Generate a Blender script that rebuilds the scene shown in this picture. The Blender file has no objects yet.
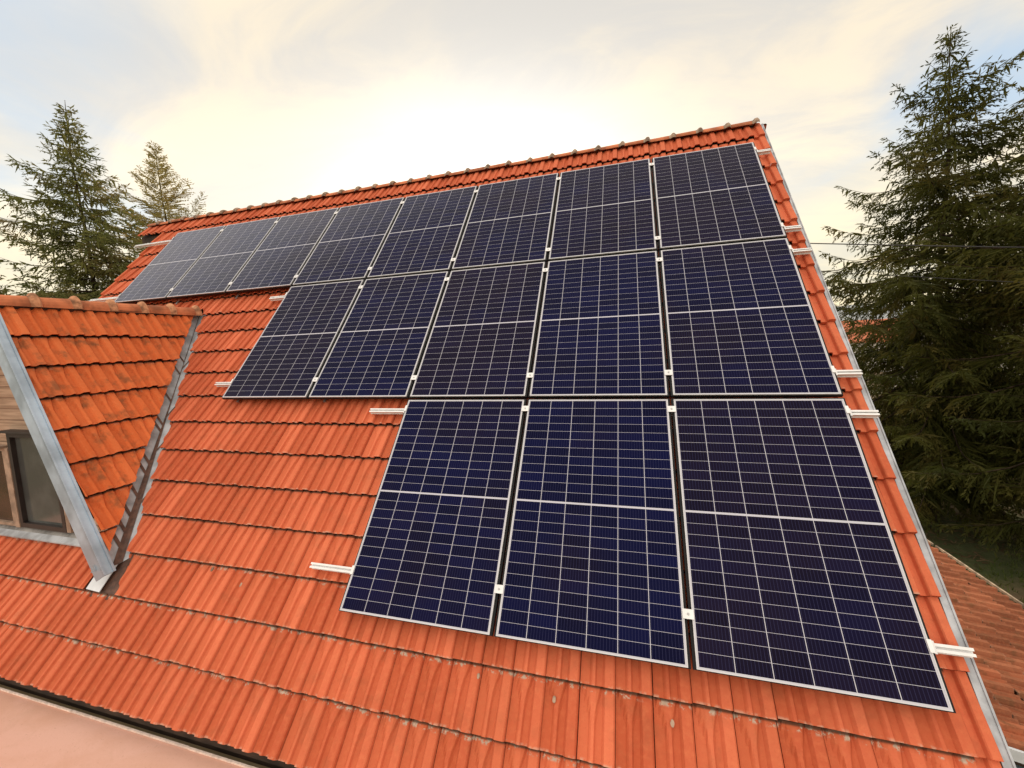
import bpy, math, random
from mathutils import Vector, Matrix, noise as mnoise
random.seed(7)
R = math.radians
sc = bpy.context.scene
COL = sc.collection

# ---------------------------------------------------------------- camera, world, sun, exposure
cam_d = bpy.data.cameras.new('camera'); cam = bpy.data.objects.new('camera', cam_d); COL.objects.link(cam)
CAM = Vector((-1.482, -5.735, -2.288))
right = Vector((0.96138, 0.27213, -0.04192)); down = Vector((-0.01371, -0.10554, -0.99432)); fwd = Vector((-0.27489, 0.95649, -0.09774))
M = Matrix(((right.x, -down.x, -fwd.x), (right.y, -down.y, -fwd.y), (right.z, -down.z, -fwd.z)))
cam.matrix_world = Matrix.Translation(CAM) @ M.to_4x4()
cam_d.sensor_width = 36.0; cam_d.lens = 36.0 * 404.87 / 1024.0
cam_d.clip_start = 0.05; cam_d.clip_end = 5000
sc.camera = cam

SUN_AZ, SUN_EL = -19.0, 24.0            # azimuth from +Y towards +X, degrees
sd = Vector((math.sin(R(SUN_AZ))*math.cos(R(SUN_EL)), math.cos(R(SUN_AZ))*math.cos(R(SUN_EL)), math.sin(R(SUN_EL))))
sun_d = bpy.data.lights.new('sun', 'SUN'); sun = bpy.data.objects.new('sun', sun_d); COL.objects.link(sun)
sun_d.energy = 1.4; sun_d.angle = R(12); sun_d.color = (1.0, 0.86, 0.66)
sun.rotation_euler = (-sd).to_track_quat('-Z', 'Y').to_euler()

sc.view_settings.view_transform = 'Standard'; sc.view_settings.look = 'None'
sc.view_settings.exposure = 0.35; sc.view_settings.gamma = 1.0
sc.render.resolution_x = 1024; sc.render.resolution_y = 768


class NT:
    """small helper for building node trees"""
    def __init__(s, tree): s.t = tree; s.n = tree.nodes; s.l = tree.links
    def put(s, sock, v):
        if v is None: return
        if isinstance(v, bpy.types.NodeSocket): s.l.new(v, sock)
        elif isinstance(v, (tuple, list)):
            if len(sock.default_value) == 4 and len(v) == 3: v = (*v, 1)
            sock.default_value = v
        else: sock.default_value = v
    def m(s, op, a, b=None, c=None, clamp=False):
        n = s.n.new('ShaderNodeMath'); n.operation = op; n.use_clamp = clamp
        for i, v in enumerate((a, b, c)): s.put(n.inputs[i], v) if v is not None else None
        return n.outputs[0]
    def vm(s, op, a, b=None):
        n = s.n.new('ShaderNodeVectorMath'); n.operation = op
        s.put(n.inputs[0], a)
        if b is not None: s.put(n.inputs[1], b)
        return n.outputs['Value'] if op in ('DOT_PRODUCT', 'LENGTH') else n.outputs[0]
    def ramp(s, v, a, b, lo=0.0, hi=1.0):
        n = s.n.new('ShaderNodeMapRange'); n.interpolation_type = 'SMOOTHSTEP'
        s.put(n.inputs[0], v); s.put(n.inputs[1], a); s.put(n.inputs[2], b); s.put(n.inputs[3], lo); s.put(n.inputs[4], hi)
        return n.outputs[0]
    def mix(s, f, a, b, mode='MIX'):
        n = s.n.new('ShaderNodeMix'); n.data_type = 'RGBA'; n.blend_type = mode
        s.put(n.inputs[0], f); s.put(n.inputs[6], a); s.put(n.inputs[7], b)
        return n.outputs[2]
    def noise(s, vec, scale, detail=4, rough=0.55, dist=0.0, out=0):
        n = s.n.new('ShaderNodeTexNoise'); s.put(n.inputs['Vector'], vec)
        n.inputs['Scale'].default_value = scale; n.inputs['Detail'].default_value = detail
        n.inputs['Roughness'].default_value = rough; n.inputs['Distortion'].default_value = dist
        return n.outputs[out]
    def sep(s, v):
        n = s.n.new('ShaderNodeSeparateXYZ'); s.put(n.inputs[0], v); return n.outputs
    def comb(s, x, y, z):
        n = s.n.new('ShaderNodeCombineXYZ')
        for i, v in enumerate((x, y, z)): s.put(n.inputs[i], v)
        return n.outputs[0]
    def coord(s, kind='Object'):
        n = s.n.new('ShaderNodeTexCoord'); return n.outputs[kind]
    def attr(s, name, out='Fac'):
        n = s.n.new('ShaderNodeAttribute'); n.attribute_name = name; return n.outputs[out]


w = bpy.data.worlds.new('World'); sc.world = w; w.use_nodes = True
nt = NT(w.node_tree); nt.n.clear()
out = nt.n.new('ShaderNodeOutputWorld'); bg = nt.n.new('ShaderNodeBackground'); nt.l.new(bg.outputs[0], out.inputs[0])
sky = nt.n.new('ShaderNodeTexSky'); sky.sky_type = 'NISHITA'; sky.sun_disc = False
sky.sun_elevation = R(SUN_EL); sky.sun_rotation = R(SUN_AZ)
d = nt.coord('Generated'); ds = nt.sep(d)
up = nt.m('MAXIMUM', ds[2], 0.0)
pr = nt.comb(nt.m('DIVIDE', ds[0], nt.m('ADD', up, 0.22)), nt.m('DIVIDE', ds[1], nt.m('ADD', up, 0.22)), 0.0)   # cloud deck
n1 = nt.noise(nt.vm('MULTIPLY', pr, (1.0, 0.62, 1.0)), 1.5, 6, 0.55, 0.5)
n2 = nt.noise(nt.vm('ADD', nt.vm('MULTIPLY', pr, (0.7, 1.5, 1.0)), (4.2, 1.7, 0.0)), 2.1, 7, 0.6, 0.8)
blue = nt.mix(1.0, sky.outputs[0], (0.075, 0.085, 0.10), 'MULTIPLY')
blue = nt.mix(0.80, blue, (0.44, 0.55, 0.65))
cloudlo = nt.mix(nt.ramp(up, 0.0, 0.45), (0.74, 0.67, 0.47), (0.63, 0.585, 0.50))
cloud = nt.mix(nt.ramp(n2, 0.35, 0.68), nt.mix(1.0, cloudlo, (0.90, 0.93, 1.02), 'MULTIPLY'), nt.mix(1.0, cloudlo, (1.18, 1.11, 1.01), 'MULTIPLY'))
g = nt.m('MAXIMUM', nt.vm('DOT_PRODUCT', d, tuple(sd)), 0.0)
g1 = nt.m('POWER', nt.m('MAXIMUM', nt.vm('DOT_PRODUCT', d, (-0.79, 0.37, 0.49)), 0.0), 26.0)   # two thinner gaps in the cloud
g2 = nt.m('POWER', nt.m('MAXIMUM', nt.vm('DOT_PRODUCT', d, (0.52, 0.79, 0.32)), 0.0), 160.0)
cover = nt.ramp(nt.m('SUBTRACT', nt.m('ADD', n1, 0.20), nt.m('ADD', nt.m('MULTIPLY', g1, 0.36), nt.m('MULTIPLY', g2, 0.40))), 0.30, 0.60)
base = nt.mix(cover, blue, cloud)
# added brightness in the unseen sky overhead and behind, lighting the roof
back = nt.ramp(nt.vm('DOT_PRODUCT', d, (-0.10, -0.50, 0.86)), 0.20, 0.98)
base = nt.mix(1.0, base, nt.mix(back, (1.0, 1.0, 1.0), (2.14, 2.14, 2.24)), 'MULTIPLY')
sx = nt.vm('DOT_PRODUCT', d, (math.cos(R(SUN_AZ)), -math.sin(R(SUN_AZ)), 0.0))
fr = nt.ramp(nt.vm('DOT_PRODUCT', d, tuple(sd)), 0.1, 0.5)
def lobe(cx, cz, wx, wz):
    a_ = nt.m('POWER', nt.m('DIVIDE', nt.m('SUBTRACT', sx, cx), wx), 2.0); b_ = nt.m('POWER', nt.m('DIVIDE', nt.m('SUBTRACT', ds[2], cz), wz), 2.0)
    return nt.m('MULTIPLY', fr, nt.m('EXPONENT', nt.m('MULTIPLY', nt.m('ADD', a_, b_), -1.0)))
wob = nt.ramp(n2, 0.30, 0.70, 0.85, 1.08)
glow = nt.m('ADD', nt.m('MULTIPLY', lobe(0.02, 0.36, 0.26, 0.14), 0.62), nt.m('MULTIPLY', lobe(-0.06, 0.24, 0.62, 0.17), 0.30))
glow = nt.m('ADD', glow, nt.m('MULTIPLY', lobe(-0.05, 0.30, 1.0, 0.34), 0.07))
glow = nt.m('MULTIPLY', glow, wob)
gcol = nt.mix(1.0, (1.0, 0.93, 0.80), nt.comb(glow, glow, glow), 'MULTIPLY')
tot = nt.mix(1.0, base, gcol, 'ADD')
nt.l.new(tot, bg.inputs[0]); bg.inputs[1].default_value = 1.0

# ---------------------------------------------------------------- materials
def new_mat(name):
    m = bpy.data.materials.new(name); m.use_nodes = True
    t = NT(m.node_tree); b = m.node_tree.nodes['Principled BSDF']
    return m, t, b

def bump(t, b, h, dist=0.01, strength=0.5):
    n = t.n.new('ShaderNodeBump'); n.inputs['Distance'].default_value = dist; n.inputs['Strength'].default_value = strength
    t.put(n.inputs['Height'], h); t.l.new(n.outputs[0], b.inputs['Normal'])

def simple(name, col, rough=0.6, metal=0.0, var=0.12, scale=6.0, bmp=0.0, spec=0.5):
    m, t, b = new_mat(name); co = t.coord()
    n = t.noise(co, scale, 5)
    c2 = tuple(max(0, c*(1-var*2)) for c in col); c3 = tuple(min(1, c*(1+var)) for c in col)
    t.put(b.inputs['Base Color'], t.mix(t.ramp(n, 0.3, 0.7), c2, c3))
    t.put(b.inputs['Roughness'], t.ramp(n, 0.2, 0.8, max(rough-0.08, 0.02), min(1, rough+0.1)))
    b.inputs['Metallic'].default_value = metal; b.inputs['Specular IOR Level'].default_value = spec
    if bmp: bump(t, b, t.noise(co, scale*8, 4), 0.004, bmp)
    return m

def tile_mat(name, ca, cb, dirt, stain):
    m, t, b = new_mat(name)
    uv = t.n.new('ShaderNodeUVMap'); uv.uv_map = 'tile'; u = t.sep(uv.outputs[0])
    rnd = t.attr('rnd'); co = t.coord()
    big = t.noise(co, 0.9, 4); fine = t.noise(co, 34.0, 5, 0.6); mid = t.noise(co, 7.0, 5, 0.6)
    c = t.mix(rnd, ca, cb)
    c = t.mix(t.ramp(big, 0.35, 0.65, 0.0, 0.35), c, tuple(x*0.82 for x in ca))
    c = t.mix(t.ramp(fine, 0.40, 0.75, 0.0, 0.16), c, (0.82, 0.30, 0.13))
    # long wash streaks down each tile
    st = t.noise(t.comb(t.m('MULTIPLY', u[0], 9.0), t.m('MULTIPLY', u[1], 0.8), t.m('MULTIPLY', rnd, 37.0)), 1.0, 3)
    c = t.mix(t.ramp(st, 0.50, 0.80, 0.0, 0.07), c, (0.42, 0.085, 0.026))
    sp = t.noise(co, 120.0, 3, 0.6); c = t.mix(t.ramp(sp, 0.55, 0.75, 0.0, 0.30), c, (0.36, 0.085, 0.03))
    odd = t.m('GREATER_THAN', rnd, 0.93); c = t.mix(t.m('MULTIPLY', odd, 0.28), c, (0.40, 0.09, 0.035))
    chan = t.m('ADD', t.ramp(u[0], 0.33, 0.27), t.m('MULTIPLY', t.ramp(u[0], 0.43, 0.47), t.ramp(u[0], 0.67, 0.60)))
    c = t.mix(t.m('MULTIPLY', chan, 0.26), c, (0.36, 0.070, 0.020))    # relief shade painted into the water channels, along with settled dirt
    # dark grime patches
    gm = t.m('MULTIPLY', t.ramp(mid, 0.50, 0.72), dirt)
    c = t.mix(gm, c, (0.16, 0.075, 0.035))
    # lichen and mortar crumbs just under the ledge above, and on the worn lower lip
    lm = t.m('MULTIPLY', t.ramp(u[1], 0.875, 0.925), t.ramp(t.noise(co, 24.0, 4, 0.7), 0.52, 0.60))
    oz = t.sep(co)[2]; low = t.m('ADD', t.ramp(oz, 4.75, 4.35), 0.12) if stain > 0.9 else 1.0
    lm = t.m('MULTIPLY', t.m('MULTIPLY', lm, stain), low)
    c = t.mix(lm, c, t.mix(t.noise(co, 60.0, 2), (0.30, 0.22, 0.15), (0.66, 0.52, 0.42)))
    lip = t.m('MULTIPLY', t.ramp(u[1], 0.05, 0.0), t.ramp(t.noise(co, 24.0, 3, 0.6), 0.46, 0.62))
    c = t.mix(t.m('MULTIPLY', lip, 0.55*stain), c, (0.60, 0.43, 0.32))
    dk = t.m('MULTIPLY', t.ramp(u[1], 0.940, 0.975), 0.88)  # slot shade and ledge dirt painted dark along the lap and lip
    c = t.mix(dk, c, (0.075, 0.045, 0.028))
    t.put(b.inputs['Base Color'], c)
    b.inputs['Roughness'].default_value = 0.8; b.inputs['Specular IOR Level'].default_value = 0.15
    bump(t, b, t.m('ADD', fine, t.m('MULTIPLY', mid, 2.0)), 0.002, 0.5)
    return m

MAT = {}
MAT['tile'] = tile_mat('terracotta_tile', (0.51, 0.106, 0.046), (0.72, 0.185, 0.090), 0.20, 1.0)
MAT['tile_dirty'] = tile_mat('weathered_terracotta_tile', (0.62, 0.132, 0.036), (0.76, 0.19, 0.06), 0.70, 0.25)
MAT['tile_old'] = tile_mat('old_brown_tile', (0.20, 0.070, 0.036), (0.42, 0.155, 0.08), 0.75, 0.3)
MAT['ridge'] = simple('ridge_terracotta', (0.52, 0.17, 0.075), 0.8, 0, 0.25, 5, 0.4, 0.3)
MAT['mortar'] = simple('grey_mortar', (0.36, 0.26, 0.19), 0.9, 0, 0.3, 14, 0.5, 0.2)
MAT['sill_grey'] = simple('dull_grey_sill', (0.27, 0.26, 0.25), 0.7, 0.1, 0.25, 9)
MAT['collar_pale'] = simple('pale_gutter_rim', (0.50, 0.38, 0.27), 0.7, 0, 0.3, 6)
MAT['collar'] = simple('ridge_collar', (0.50, 0.24, 0.13), 0.85, 0, 0.3, 12, 0.5, 0.2)
MAT['zinc'] = simple('pale_zinc', (0.41, 0.50, 0.60), 0.42, 0.35, 0.14, 4)
MAT['zinc_grey'] = simple('galvanised_flashing', (0.42, 0.44, 0.47), 0.5, 0.3, 0.2, 7)
MAT['brown_stain'] = simple('brown_rust_paint', (0.13, 0.065, 0.045), 0.7, 0, 0.25, 20)
MAT['white_metal'] = simple('white_sheet', (0.70, 0.73, 0.78), 0.5, 0.1, 0.05, 6)
MAT['alu'] = simple('anodised_aluminium', (0.56, 0.56, 0.57), 0.38, 0.35, 0.05, 10)
MAT['alu_dark'] = simple('stainless_hook', (0.42, 0.42, 0.42), 0.4, 0.7, 0.1, 12)
MAT['clamp'] = simple('bright_aluminium_clamp', (0.78, 0.78, 0.78), 0.4, 0.2, 0.05, 10)
MAT['gap_shade'] = simple('gap_shade_black', (0.012, 0.012, 0.013), 0.6, 0, 0.1, 8, 0, 0.2)  # black standing in for the shade in the gaps between panels
MAT['deck'] = simple('dark_roof_boards', (0.05, 0.03, 0.02), 0.85, 0, 0.3, 5)
m, t, b = new_mat('pink_plaster'); co = t.coord()
c = t.mix(t.ramp(t.noise(co, 1.4, 5, 0.6, 0.8), 0.35, 0.65), (0.61, 0.345, 0.255), (0.67, 0.395, 0.315))
c = t.mix(t.ramp(t.noise(co, 5.0, 6, 0.65, 1.2), 0.52, 0.75, 0.0, 0.45), c, (0.56, 0.33, 0.24))
c = t.mix(t.ramp(t.noise(co, 70.0, 3, 0.6), 0.62, 0.72, 0.0, 0.35), c, (0.40, 0.22, 0.15))
t.put(b.inputs['Base Color'], c); b.inputs['Roughness'].default_value = 0.9; b.inputs['Specular IOR Level'].default_value = 0.15
bump(t, b, t.noise(co, 40.0, 4), 0.004, 0.3); MAT['plaster'] = m
MAT['plaster_edge'] = simple('pale_edge_strip', (0.80, 0.66, 0.58), 0.7, 0, 0.1, 20)
MAT['wall'] = simple('render_wall', (0.55, 0.48, 0.40), 0.9, 0, 0.1, 2, 0.3, 0.2)
MAT['wall_blue'] = simple('blue_grey_wall_paint', (0.20, 0.28, 0.31), 0.8, 0, 0.1, 2, 0.2)
MAT['dark_frame'] = simple('dark_window_frame', (0.026, 0.018, 0.016), 0.5, 0, 0.2, 8)
MAT['pale_wood'] = simple('pale_wood_post', (0.36, 0.25, 0.18), 0.75, 0, 0.2, 9)
MAT['trunk'] = simple('spruce_bark', (0.060, 0.042, 0.028), 0.95, 0, 0.35, 9, 0.6, 0.1)
MAT['cable'] = simple('black_cable', (0.03, 0.03, 0.03), 0.6)
MAT['far_wall'] = simple('far_house_wall', (0.55, 0.52, 0.46), 0.9)
MAT['far_roof'] = simple('far_house_roof', (0.50, 0.15, 0.07), 0.8, 0, 0.2, 2)
MAT['far_roof_dark'] = simple('far_dark_roof', (0.12, 0.10, 0.09), 0.8, 0, 0.2, 2)

def planks_mat():
    m, t, b = new_mat('horizontal_wood_planks'); co = t.coord(); s = t.sep(co)
    k = t.m('FRACT', t.m('MULTIPLY', s[2], 1/0.115))
    row = t.m('FLOOR', t.m('MULTIPLY', s[2], 1/0.115))
    gr = t.noise(t.comb(t.m('MULTIPLY', s[0], 1.5), t.m('MULTIPLY', row, 3.3), t.m('MULTIPLY', s[2], 26.0)), 1.6, 5)
    c = t.mix(t.ramp(gr, 0.3, 0.7), (0.30, 0.19, 0.125), (0.50, 0.34, 0.24))
    gap = t.m('MULTIPLY', t.ramp(k, 0.0, 0.09, 1.0, 0.0), 0.75)
    t.put(b.inputs['Base Color'], t.mix(gap, c, (0.07, 0.04, 0.03))); b.inputs['Roughness'].default_value = 0.8
    bump(t, b, t.ramp(k, 0.0, 0.12), 0.01, 0.5)
    return m
MAT['planks'] = planks_mat()

def glass_mat(name, col, rough=0.08):
    m, t, b = new_mat(name); co = t.coord()
    n = t.noise(co, 3.0, 3)
    t.put(b.inputs['Base Color'], t.mix(t.ramp(n, 0.35, 0.65), tuple(c*0.8 for c in col), tuple(c*1.2 for c in col)))
    b.inputs['Roughness'].default_value = rough; b.inputs['Specular IOR Level'].default_value = 0.5
    return m
MAT['pane'] = glass_mat('curtained_window_glass', (0.075, 0.078, 0.075), 0.12)
MAT['pane_brown'] = glass_mat('brown_window_glass', (0.07, 0.035, 0.022), 0.12)

PW, PL = 1.134, 1.769
def solar_mat():
    m, t, b = new_mat('half_cut_solar_cells'); co = t.coord(); s = t.sep(co)
    x, y = s[0], s[1]                      # 0..PW, 0..PL in panel space
    mx, my, mid = 0.0125, 0.0125, 0.012
    cx = (PW-2*mx)/6; half = (PL-2*my-mid)/2; cy = half/12
    fx = t.m('DIVIDE', t.m('SUBTRACT', x, mx), cx)
    yl = t.m('SUBTRACT', y, my)
    upper = t.m('GREATER_THAN', yl, half+mid/2)
    yy = t.m('SUBTRACT', yl, t.m('MULTIPLY', upper, half+mid))
    fy = t.m('DIVIDE', yy, cy)
    frx, fry = t.m('FRACT', fx), t.m('FRACT', fy)
    def inband(fr, w_):                    # 1 well inside the cell
        return t.m('LESS_THAN', t.m('ABSOLUTE', t.m('SUBTRACT', fr, 0.5)), 0.5-w_)
    def inr(v, a, b_): return t.m('MULTIPLY', t.m('GREATER_THAN', v, a), t.m('LESS_THAN', v, b_))
    cellm = t.m('MULTIPLY', inband(frx, 0.0105), inband(fry, 0.0125))
    cellm = t.m('MULTIPLY', cellm, t.m('MULTIPLY', inr(fx, 0, 6), inr(fy, 0, 12)))
    bus = t.m('LESS_THAN', t.m('ABSOLUTE', t.m('SUBTRACT', t.m('FRACT', t.m('MULTIPLY', frx, 10.0)), 0.5)), 0.085)
    oi = t.n.new('ShaderNodeObjectInfo'); rnd = oi.outputs['Random']
    wn = t.n.new('ShaderNodeTexWhiteNoise'); wn.noise_dimensions = '3D'
    t.put(wn.inputs['Vector'], t.comb(t.m('FLOOR', fx), t.m('ADD', t.m('FLOOR', fy), t.m('MULTIPLY', upper, 20.0)), t.m('MULTIPLY', rnd, 91.0)))
    cr = wn.outputs['Value']
    navy = t.mix(cr, (0.0016, 0.0020, 0.019), (0.0026, 0.0038, 0.037))
    purp = t.mix(cr, (0.0060, 0.0035, 0.0125), (0.0095, 0.0056, 0.0190))
    patch = t.noise(t.vm('ADD', co, t.comb(t.m('MULTIPLY', rnd, 17.0), 0.0, t.m('MULTIPLY', rnd, 5.0))), 1.3, 2)
    cell = t.mix(t.m('MULTIPLY', t.ramp(t.m('ADD', t.m('MULTIPLY', rnd, 0.5), patch), 0.55, 1.0), 0.9), navy, purp)  # purple-brown reflected tints put into the cell colour, random per panel
    cell = t.mix(t.m('MULTIPLY', bus, 0.55), cell, (0.030, 0.031, 0.085))
    col = t.mix(cellm, (0.52, 0.52, 0.58), cell)
    # faint dust film and a few washed marks
    dust = t.m('ADD', t.ramp(t.noise(co, 2.6, 5, 0.7), 0.60, 0.85, 0.0, 0.012), t.m('MULTIPLY', t.ramp(t.noise(t.vm('ADD', t.vm('MULTIPLY', co, (9.0, 2.5, 1.0)), t.comb(t.m('MULTIPLY', rnd, 40.0), 0.0, 0.0)), 1.0, 2), 0.74, 0.82), 0.05))
    col = t.mix(dust, col, (0.35, 0.38, 0.42))
    t.put(b.inputs['Base Color'], col)
    t.put(b.inputs['Roughness'], t.ramp(t.noise(co, 5.0, 4), 0.3, 0.8, 0.10, 0.17))
    b.inputs['IOR'].default_value = 1.12; b.inputs['Specular IOR Level'].default_value = 0.5
    lw = t.n.new('ShaderNodeLayerWeight'); lw.inputs[0].default_value = 0.5      # glass turns mirror-like and dusty at grazing angles
    gl = t.n.new('ShaderNodeBsdfGlossy'); gl.inputs['Roughness'].default_value = 0.22; t.put(gl.inputs['Color'], (0.84, 0.88, 1.0))
    ms = t.n.new('ShaderNodeMixShader'); t.put(ms.inputs[0], t.ramp(lw.outputs['Facing'], 0.50, 0.92, 0.0, 0.30))
    o = m.node_tree.nodes['Material Output']; t.l.new(b.outputs[0], ms.inputs[1]); t.l.new(gl.outputs[0], ms.inputs[2]); t.l.new(ms.outputs[0], o.inputs[0])
    return m
MAT['solar'] = solar_mat()

def leaf_mat(name, a, b_, tip):
    m, t, b = new_mat(name); r = t.attr('rnd')
    n = t.noise(t.coord(), 0.9, 3)
    c = t.mix(r, a, b_)
    c = t.mix(t.ramp(n, 0.48, 0.72, 0.0, 0.6), c, tip)
    t.put(b.inputs['Base Color'], c); b.inputs['Roughness'].default_value = 0.75
    b.inputs['Specular IOR Level'].default_value = 0.2
    tr = t.n.new('ShaderNodeBsdfTranslucent'); t.put(tr.inputs[0], c)
    ms = t.n.new('ShaderNodeMixShader'); ms.inputs[0].default_value = 0.4
    o = m.node_tree.nodes['Material Output']
    t.l.new(b.outputs[0], ms.inputs[1]); t.l.new(tr.outputs[0], ms.inputs[2]); t.l.new(ms.outputs[0], o.inputs[0])
    return m
MAT['leaf_dark'] = leaf_mat('spruce_needles_dark', (0.038, 0.046, 0.008), (0.092, 0.094, 0.018), (0.135, 0.100, 0.026))
MAT['leaf_mid'] = leaf_mat('spruce_needles', (0.10, 0.115, 0.034), (0.20, 0.20, 0.06), (0.31, 0.21, 0.09))  # lighter for the left trees: backlit glow put into the colour
MAT['leaf_gold'] = leaf_mat('golden_conifer_needles', (0.24, 0.21, 0.07), (0.40, 0.33, 0.12), (0.45, 0.30, 0.12))
MAT['leaf_grass'] = leaf_mat('yard_grass', (0.07, 0.10, 0.02), (0.13, 0.16, 0.04), (0.16, 0.13, 0.05))
MAT['litter'] = leaf_mat('brown_litter', (0.10, 0.06, 0.03), (0.24, 0.16, 0.09), (0.16, 0.10, 0.06))
MAT['leaf_bush'] = leaf_mat('shrub_leaves', (0.04, 0.06, 0.015), (0.09, 0.10, 0.03), (0.10, 0.07, 0.03))

# ---------------------------------------------------------------- mesh helpers
class MB:
    def __init__(s): s.v = []; s.f = []; s.uv = []; s.r = []; s.mi = []; s.smooth = False
    def face(s, pts, uv=None, r=0.5, mi=0):
        i = len(s.v); s.v += [tuple(p) for p in pts]; s.f.append(tuple(range(i, i+len(pts))))
        s.uv.append(uv or [(0.5, 0.5)]*len(pts)); s.r.append(r); s.mi.append(mi)
    def box(s, c, d, mat=None, mi=0, r=0.5):
        """box with centre c, half sizes d, optional matrix"""
        P = []
        for z in (-1, 1):
            for y in (-1, 1):
                for x in (-1, 1):
                    p = Vector((c[0]+x*d[0], c[1]+y*d[1], c[2]+z*d[2])); P.append(mat @ p if mat else p)
        i = len(s.v); s.v += [tuple(p) for p in P]
        for q in ((0, 2, 3, 1), (4, 5, 7, 6), (0, 1, 5, 4), (2, 6, 7, 3), (0, 4, 6, 2), (1, 3, 7, 5)):
            s.f.append(tuple(i+k for k in q)); s.uv.append([(0.5, 0.5)]*4); s.r.append(r); s.mi.append(mi)
    def prism(s, pts, off, mi=0):
        """closed polygon pts extruded by vector off"""
        n = len(pts); i = len(s.v); off = Vector(off)
        s.v += [tuple(p) for p in pts] + [tuple(Vector(p)+off) for p in pts]
        fs = [tuple(i+k for k in range(n)), tuple(i+n+k for k in reversed(range(n)))]
        fs += [(i+k, i+n+k, i+n+(k+1) % n, i+(k+1) % n) for k in range(n)]
        for f in fs: s.f.append(f); s.uv.append([(0.5, 0.5)]*len(f)); s.r.append(0.5); s.mi.append(mi)
    def tube(s, pts, rad, seg=8, mi=0, cap=True, r=0.5):
        pts = [Vector(p) for p in pts]; i0 = len(s.v)
        for k, p in enumerate(pts):
            a = pts[max(k-1, 0)]; b = pts[min(k+1, len(pts)-1)]; t = (b-a).normalized()
            x = t.orthogonal().normalized() if k == 0 else (x - t*x.dot(t)).normalized()
            y = t.cross(x); rr = rad[k] if isinstance(rad, (list, tuple)) else rad
            for j in range(seg):
                an = 2*math.pi*j/seg; s.v.append(tuple(p + (x*math.cos(an)+y*math.sin(an))*rr))
        for k in range(len(pts)-1):
            for j in range(seg):
                a = i0+k*seg+j; b = i0+k*seg+(j+1) % seg
                s.f.append((a, b, b+seg, a+seg)); s.uv.append([(0.5, 0.5)]*4); s.r.append(r); s.mi.append(mi)
        if cap:
            for f in (tuple(i0+j for j in reversed(range(seg))), tuple(i0+(len(pts)-1)*seg+j for j in range(seg))):
                s.f.append(f); s.uv.append([(0.5, 0.5)]*seg); s.r.append(r); s.mi.append(mi)
    def build(s, name, mats, parent=None, smooth=False):
        me = bpy.data.meshes.new(name); me.from_pydata(s.v, [], s.f)
        for m in (mats if isinstance(mats, (list, tuple)) else [mats]): me.materials.append(m)
        ul = me.uv_layers.new(name='tile'); k = 0
        flat = [c for f in s.uv for p in f for c in p]; ul.data.foreach_set('uv', flat)
        a = me.attributes.new('rnd', 'FLOAT', 'FACE'); a.data.foreach_set('value', s.r)
        me.polygons.foreach_set('material_index', s.mi)
        if smooth: me.polygons.foreach_set('use_smooth', [True]*len(s.f))
        me.update(); o = bpy.data.objects.new(name, me); COL.objects.link(o)
        if parent: o.parent = parent
        return o

def tag(o, label=None, cat=None, group=None, kind=None):
    if label: o['label'] = label
    if cat: o['category'] = cat
    if group: o['group'] = group
    if kind: o['kind'] = kind
    return o
def empty(name, loc=(0, 0, 0), rot=(0, 0, 0)):
    o = bpy.data.objects.new(name, None); COL.objects.link(o); o.location = loc; o.rotation_euler = rot
    o.empty_display_size = 0.2; return o
def copy_tree(o, parent=None):
    c = o.copy(); COL.objects.link(c); c.parent = parent
    for ch in o.children: copy_tree(ch, c)
    return c

# roof frame: origin at the top right corner of the solar array, on the panels' glass
TH = R(50); U = Vector((1, 0, 0)); S = Vector((0, math.cos(TH), math.sin(TH))); N = Vector((0, -math.sin(TH), math.cos(TH)))
def rp(u, s, n): return U*u + S*s + N*n
BASE = -0.150                             # level of the tile pans below the glass

# ---------------------------------------------------------------- interlocking tiles
TW, TC = 0.208, 0.3455
XS = [0.0, 0.02, 0.05, 0.12, 0.20, 0.26, 0.31, 0.345, 0.38, 0.42, 0.46, 0.51, 0.57, 0.625, 0.66, 0.70, 0.76, 0.86, 0.93, 0.965, 0.985]
VS = [0.0, 0.10, 0.28, 0.46, 0.60, 0.72, 0.84, 1.0]
def sst(a, b, x):
    t = min(1, max(0, (x-a)/(b-a))); return t*t*(3-2*t)
def prof(x, v):
    roll = 0.028*sst(0.61, 0.71, x)*(1-0.9*sst(0.955, 0.985, x)) 
    w = 0.05 + 0.18*sst(0.50, 1.0, v)
    c = 0.375 - 0.04*sst(0.5, 1.0, v)
    rib = 0.018*(sst(c-w-0.05, c-w+0.01, x)*(1-sst(c+w-0.01, c+w+0.05, x)))
    lip = 0.004*(1-sst(0.0, 0.05, x))
    return roll + rib + lip
def clip(poly, a, b, c):
    """keep the side a*u+b*s+c >= 0 of poly = list of (u, s, h, tu, tv)"""
    outp = []; n = len(poly)
    for i in range(n):
        p, q = poly[i], poly[(i+1) % n]; dp = a*p[0]+b*p[1]+c; dq = a*q[0]+b*q[1]+c
        if dp >= 0: outp.append(p)
        if (dp >= 0) != (dq >= 0):
            t = dp/(dp-dq); outp.append(tuple(p[k]+(q[k]-p[k])*t for k in range(5)))
    return outp
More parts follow.
